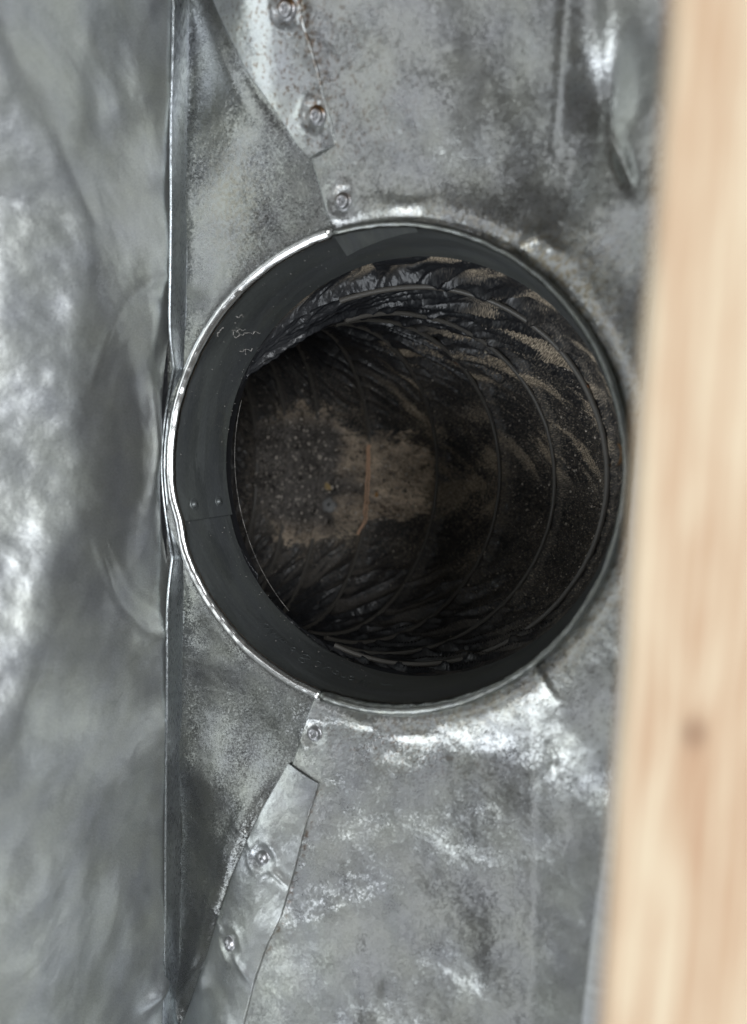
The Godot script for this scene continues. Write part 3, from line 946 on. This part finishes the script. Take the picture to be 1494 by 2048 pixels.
func cobwebs() -> void:
	var m := StandardMaterial3D.new()
	m.resource_name = "web"
	m.albedo_color = lin(0.45, 0.43, 0.40)
	m.roughness = 0.9
	# strokes on the collar as (degrees, millimetres down)
	var sets := [
		["pale tangled cobweb wisp stretched sideways on the left of the collar", [[[-141.0, 9.0], [-140.2, 11.5], [-141.2, 13.0], [-140.4, 15.0], [-139.8, 18.0], [-139.2, 20.5], [-138.4, 22.5], [-138.9, 24.0]], [[-141.0, 9.0], [-142.2, 10.5], [-142.4, 12.5], [-141.6, 13.5]], [[-140.2, 11.5], [-139.4, 12.5], [-139.2, 15.0]]]],
		["short cobweb hook near the bead at the left of the collar", [[[-142.8, 2.4], [-141.2, 2.6], [-140.6, 3.6]], [[-142.8, 2.4], [-143.6, 3.4]]]],
		["small cobweb knot just below the long wisp on the collar", [[[-146.0, 19.0], [-145.2, 22.0], [-144.0, 26.0]], [[-145.2, 22.0], [-146.6, 24.0]], [[-145.2, 22.0], [-144.2, 20.5]]]],
		["pale cobweb speck above the long wisp on the collar", [[[-137.0, 6.0], [-136.0, 8.0], [-135.0, 7.0]], [[-136.0, 8.0], [-136.6, 9.5]]]]]
	var i := 0
	for st in sets:
		var o := Node3D.new()
		o.name = "cobweb" if i == 0 else "cobweb_%03d" % i
		add_child(o)
		tag(o, st[0], "cobweb", "cobweb wisps on the collar")
		var k := 0
		for q in st[1]:
			var path := []
			for w in q.size() - 1:
				for j in 5:
					var t := j / 5.0
					var a := deg_to_rad(lerpf(q[w][0], q[w + 1][0], t))
					var y: float = lerpf(q[w][1], q[w + 1][1], t) * 0.001
					var r := lerpf(0.0752, 0.0739, y / COLLAR) - 0.0004 + 0.0002 * nb.get_noise_1d(a + y * 3.0)
					path.append(Vector3(r * cos(a), -y, r * sin(a)) + Vector3(0, 0.0011 * nb.get_noise_2d(a * 0.4, y * 2.0), 0.0011 * nb.get_noise_2d(a * 0.4 + 5.0, y * 2.0)))
			put("thread" if k == 0 else "thread_%03d" % k, tube(path, func(u: float, _v: float) -> float: return 0.00007 + 0.00028 * maxf(0.0, nc.get_noise_1d(u * 0.03 + k)), 5), m, o)
			k += 1
		i += 1
	# one long thread hanging inside the left edge of the collar
	var long := []
	for j in 60:
		var t := j / 59.0
		var a := deg_to_rad(lerpf(200.0, 128.0, t))
		long.append(Vector3(0.0715 * cos(a), -0.0302 - 0.0035 * sin(PI * t), 0.0715 * sin(a)))
	var th := put("cobweb_thread", tube(long, func(u: float, _v: float) -> float: return 0.00004 + 0.00012 * maxf(0.0, nc.get_noise_1d(u * 0.12)), 5), m, self)
	tag(th, "long dusty cobweb thread following the lower left edge of the collar", "cobweb")
	# lint on the collar
	var mm := MultiMesh.new()
	mm.transform_format = MultiMesh.TRANSFORM_3D
	mm.mesh = pebble(Vector3.ONE, 9, 0.6)
	mm.instance_count = 320
	for j in 320:
		var a := deg_to_rad(rng.randf_range(95.0, 265.0))
		var y := COLLAR * (1.0 - pow(rng.randf(), 1.6))
		var r := lerpf(0.0752, 0.0739, y / COLLAR) - 0.0007
		var k := 0.00005 + 0.00013 * pow(rng.randf(), 3.0)
		mm.set_instance_transform(j, Transform3D(Basis.from_scale(Vector3(k, k * rng.randf_range(0.8, 2.0), k)), Vector3(r * cos(a), -y, r * sin(a))))
	var lint := MultiMeshInstance3D.new()
	lint.name = "dust_specks"
	lint.multimesh = mm
	lint.material_override = m
	add_child(lint)
	tag(lint, "pale dust specks sprinkled on the left inside of the collar", "dust")
	lint.set_meta("kind", "stuff")


func board() -> void:
	var m := StandardMaterial3D.new()
	m.resource_name = "planed softwood"
	m.albedo_texture = wood_map()
	m.roughness = 0.7
	m.texture_repeat = true
	var x0 := 0.0778
	var w := 0.14
	var prof := [Vector2(w, 0.112), Vector2(0.0006, 0.112), Vector2(0.0001, 0.1124), Vector2(0.0, 0.1130), Vector2(0.0, 0.1290), Vector2(0.0002, 0.1296), Vector2(0.0008, 0.13), Vector2(0.03, 0.13), Vector2(w, 0.13), Vector2(w, 0.112)]
	var at := func(u: float, v: float) -> Vector3:
		var q: Vector2 = prof[int(round(v * 9.0))]
		var z := lerpf(-0.35, 0.40, u)
		var edge := 0.00035 * na.get_noise_1d(z * 2.0) + 0.0004 * smoothstep(0.0, 0.05, z)
		return Vector3(x0 + q.x + (edge if q.x < 0.05 else 0.0), q.y, z)
	var uv := func(_u: float, v: float, p: Vector3) -> Vector2:
		var k := p.x - 0.0735 if p.y > 0.1295 else p.y
		return Vector2(k / 0.06, (p.z + 0.10) / 0.20)
	var o := put("wooden_board", sheet(160, 9, at, uv, func(_u: float, _v: float, _p: Vector3) -> Color: return Color.WHITE), m, self)
	tag(o, "pale planed wooden floor board with a small brown knot beside the boot", "board")
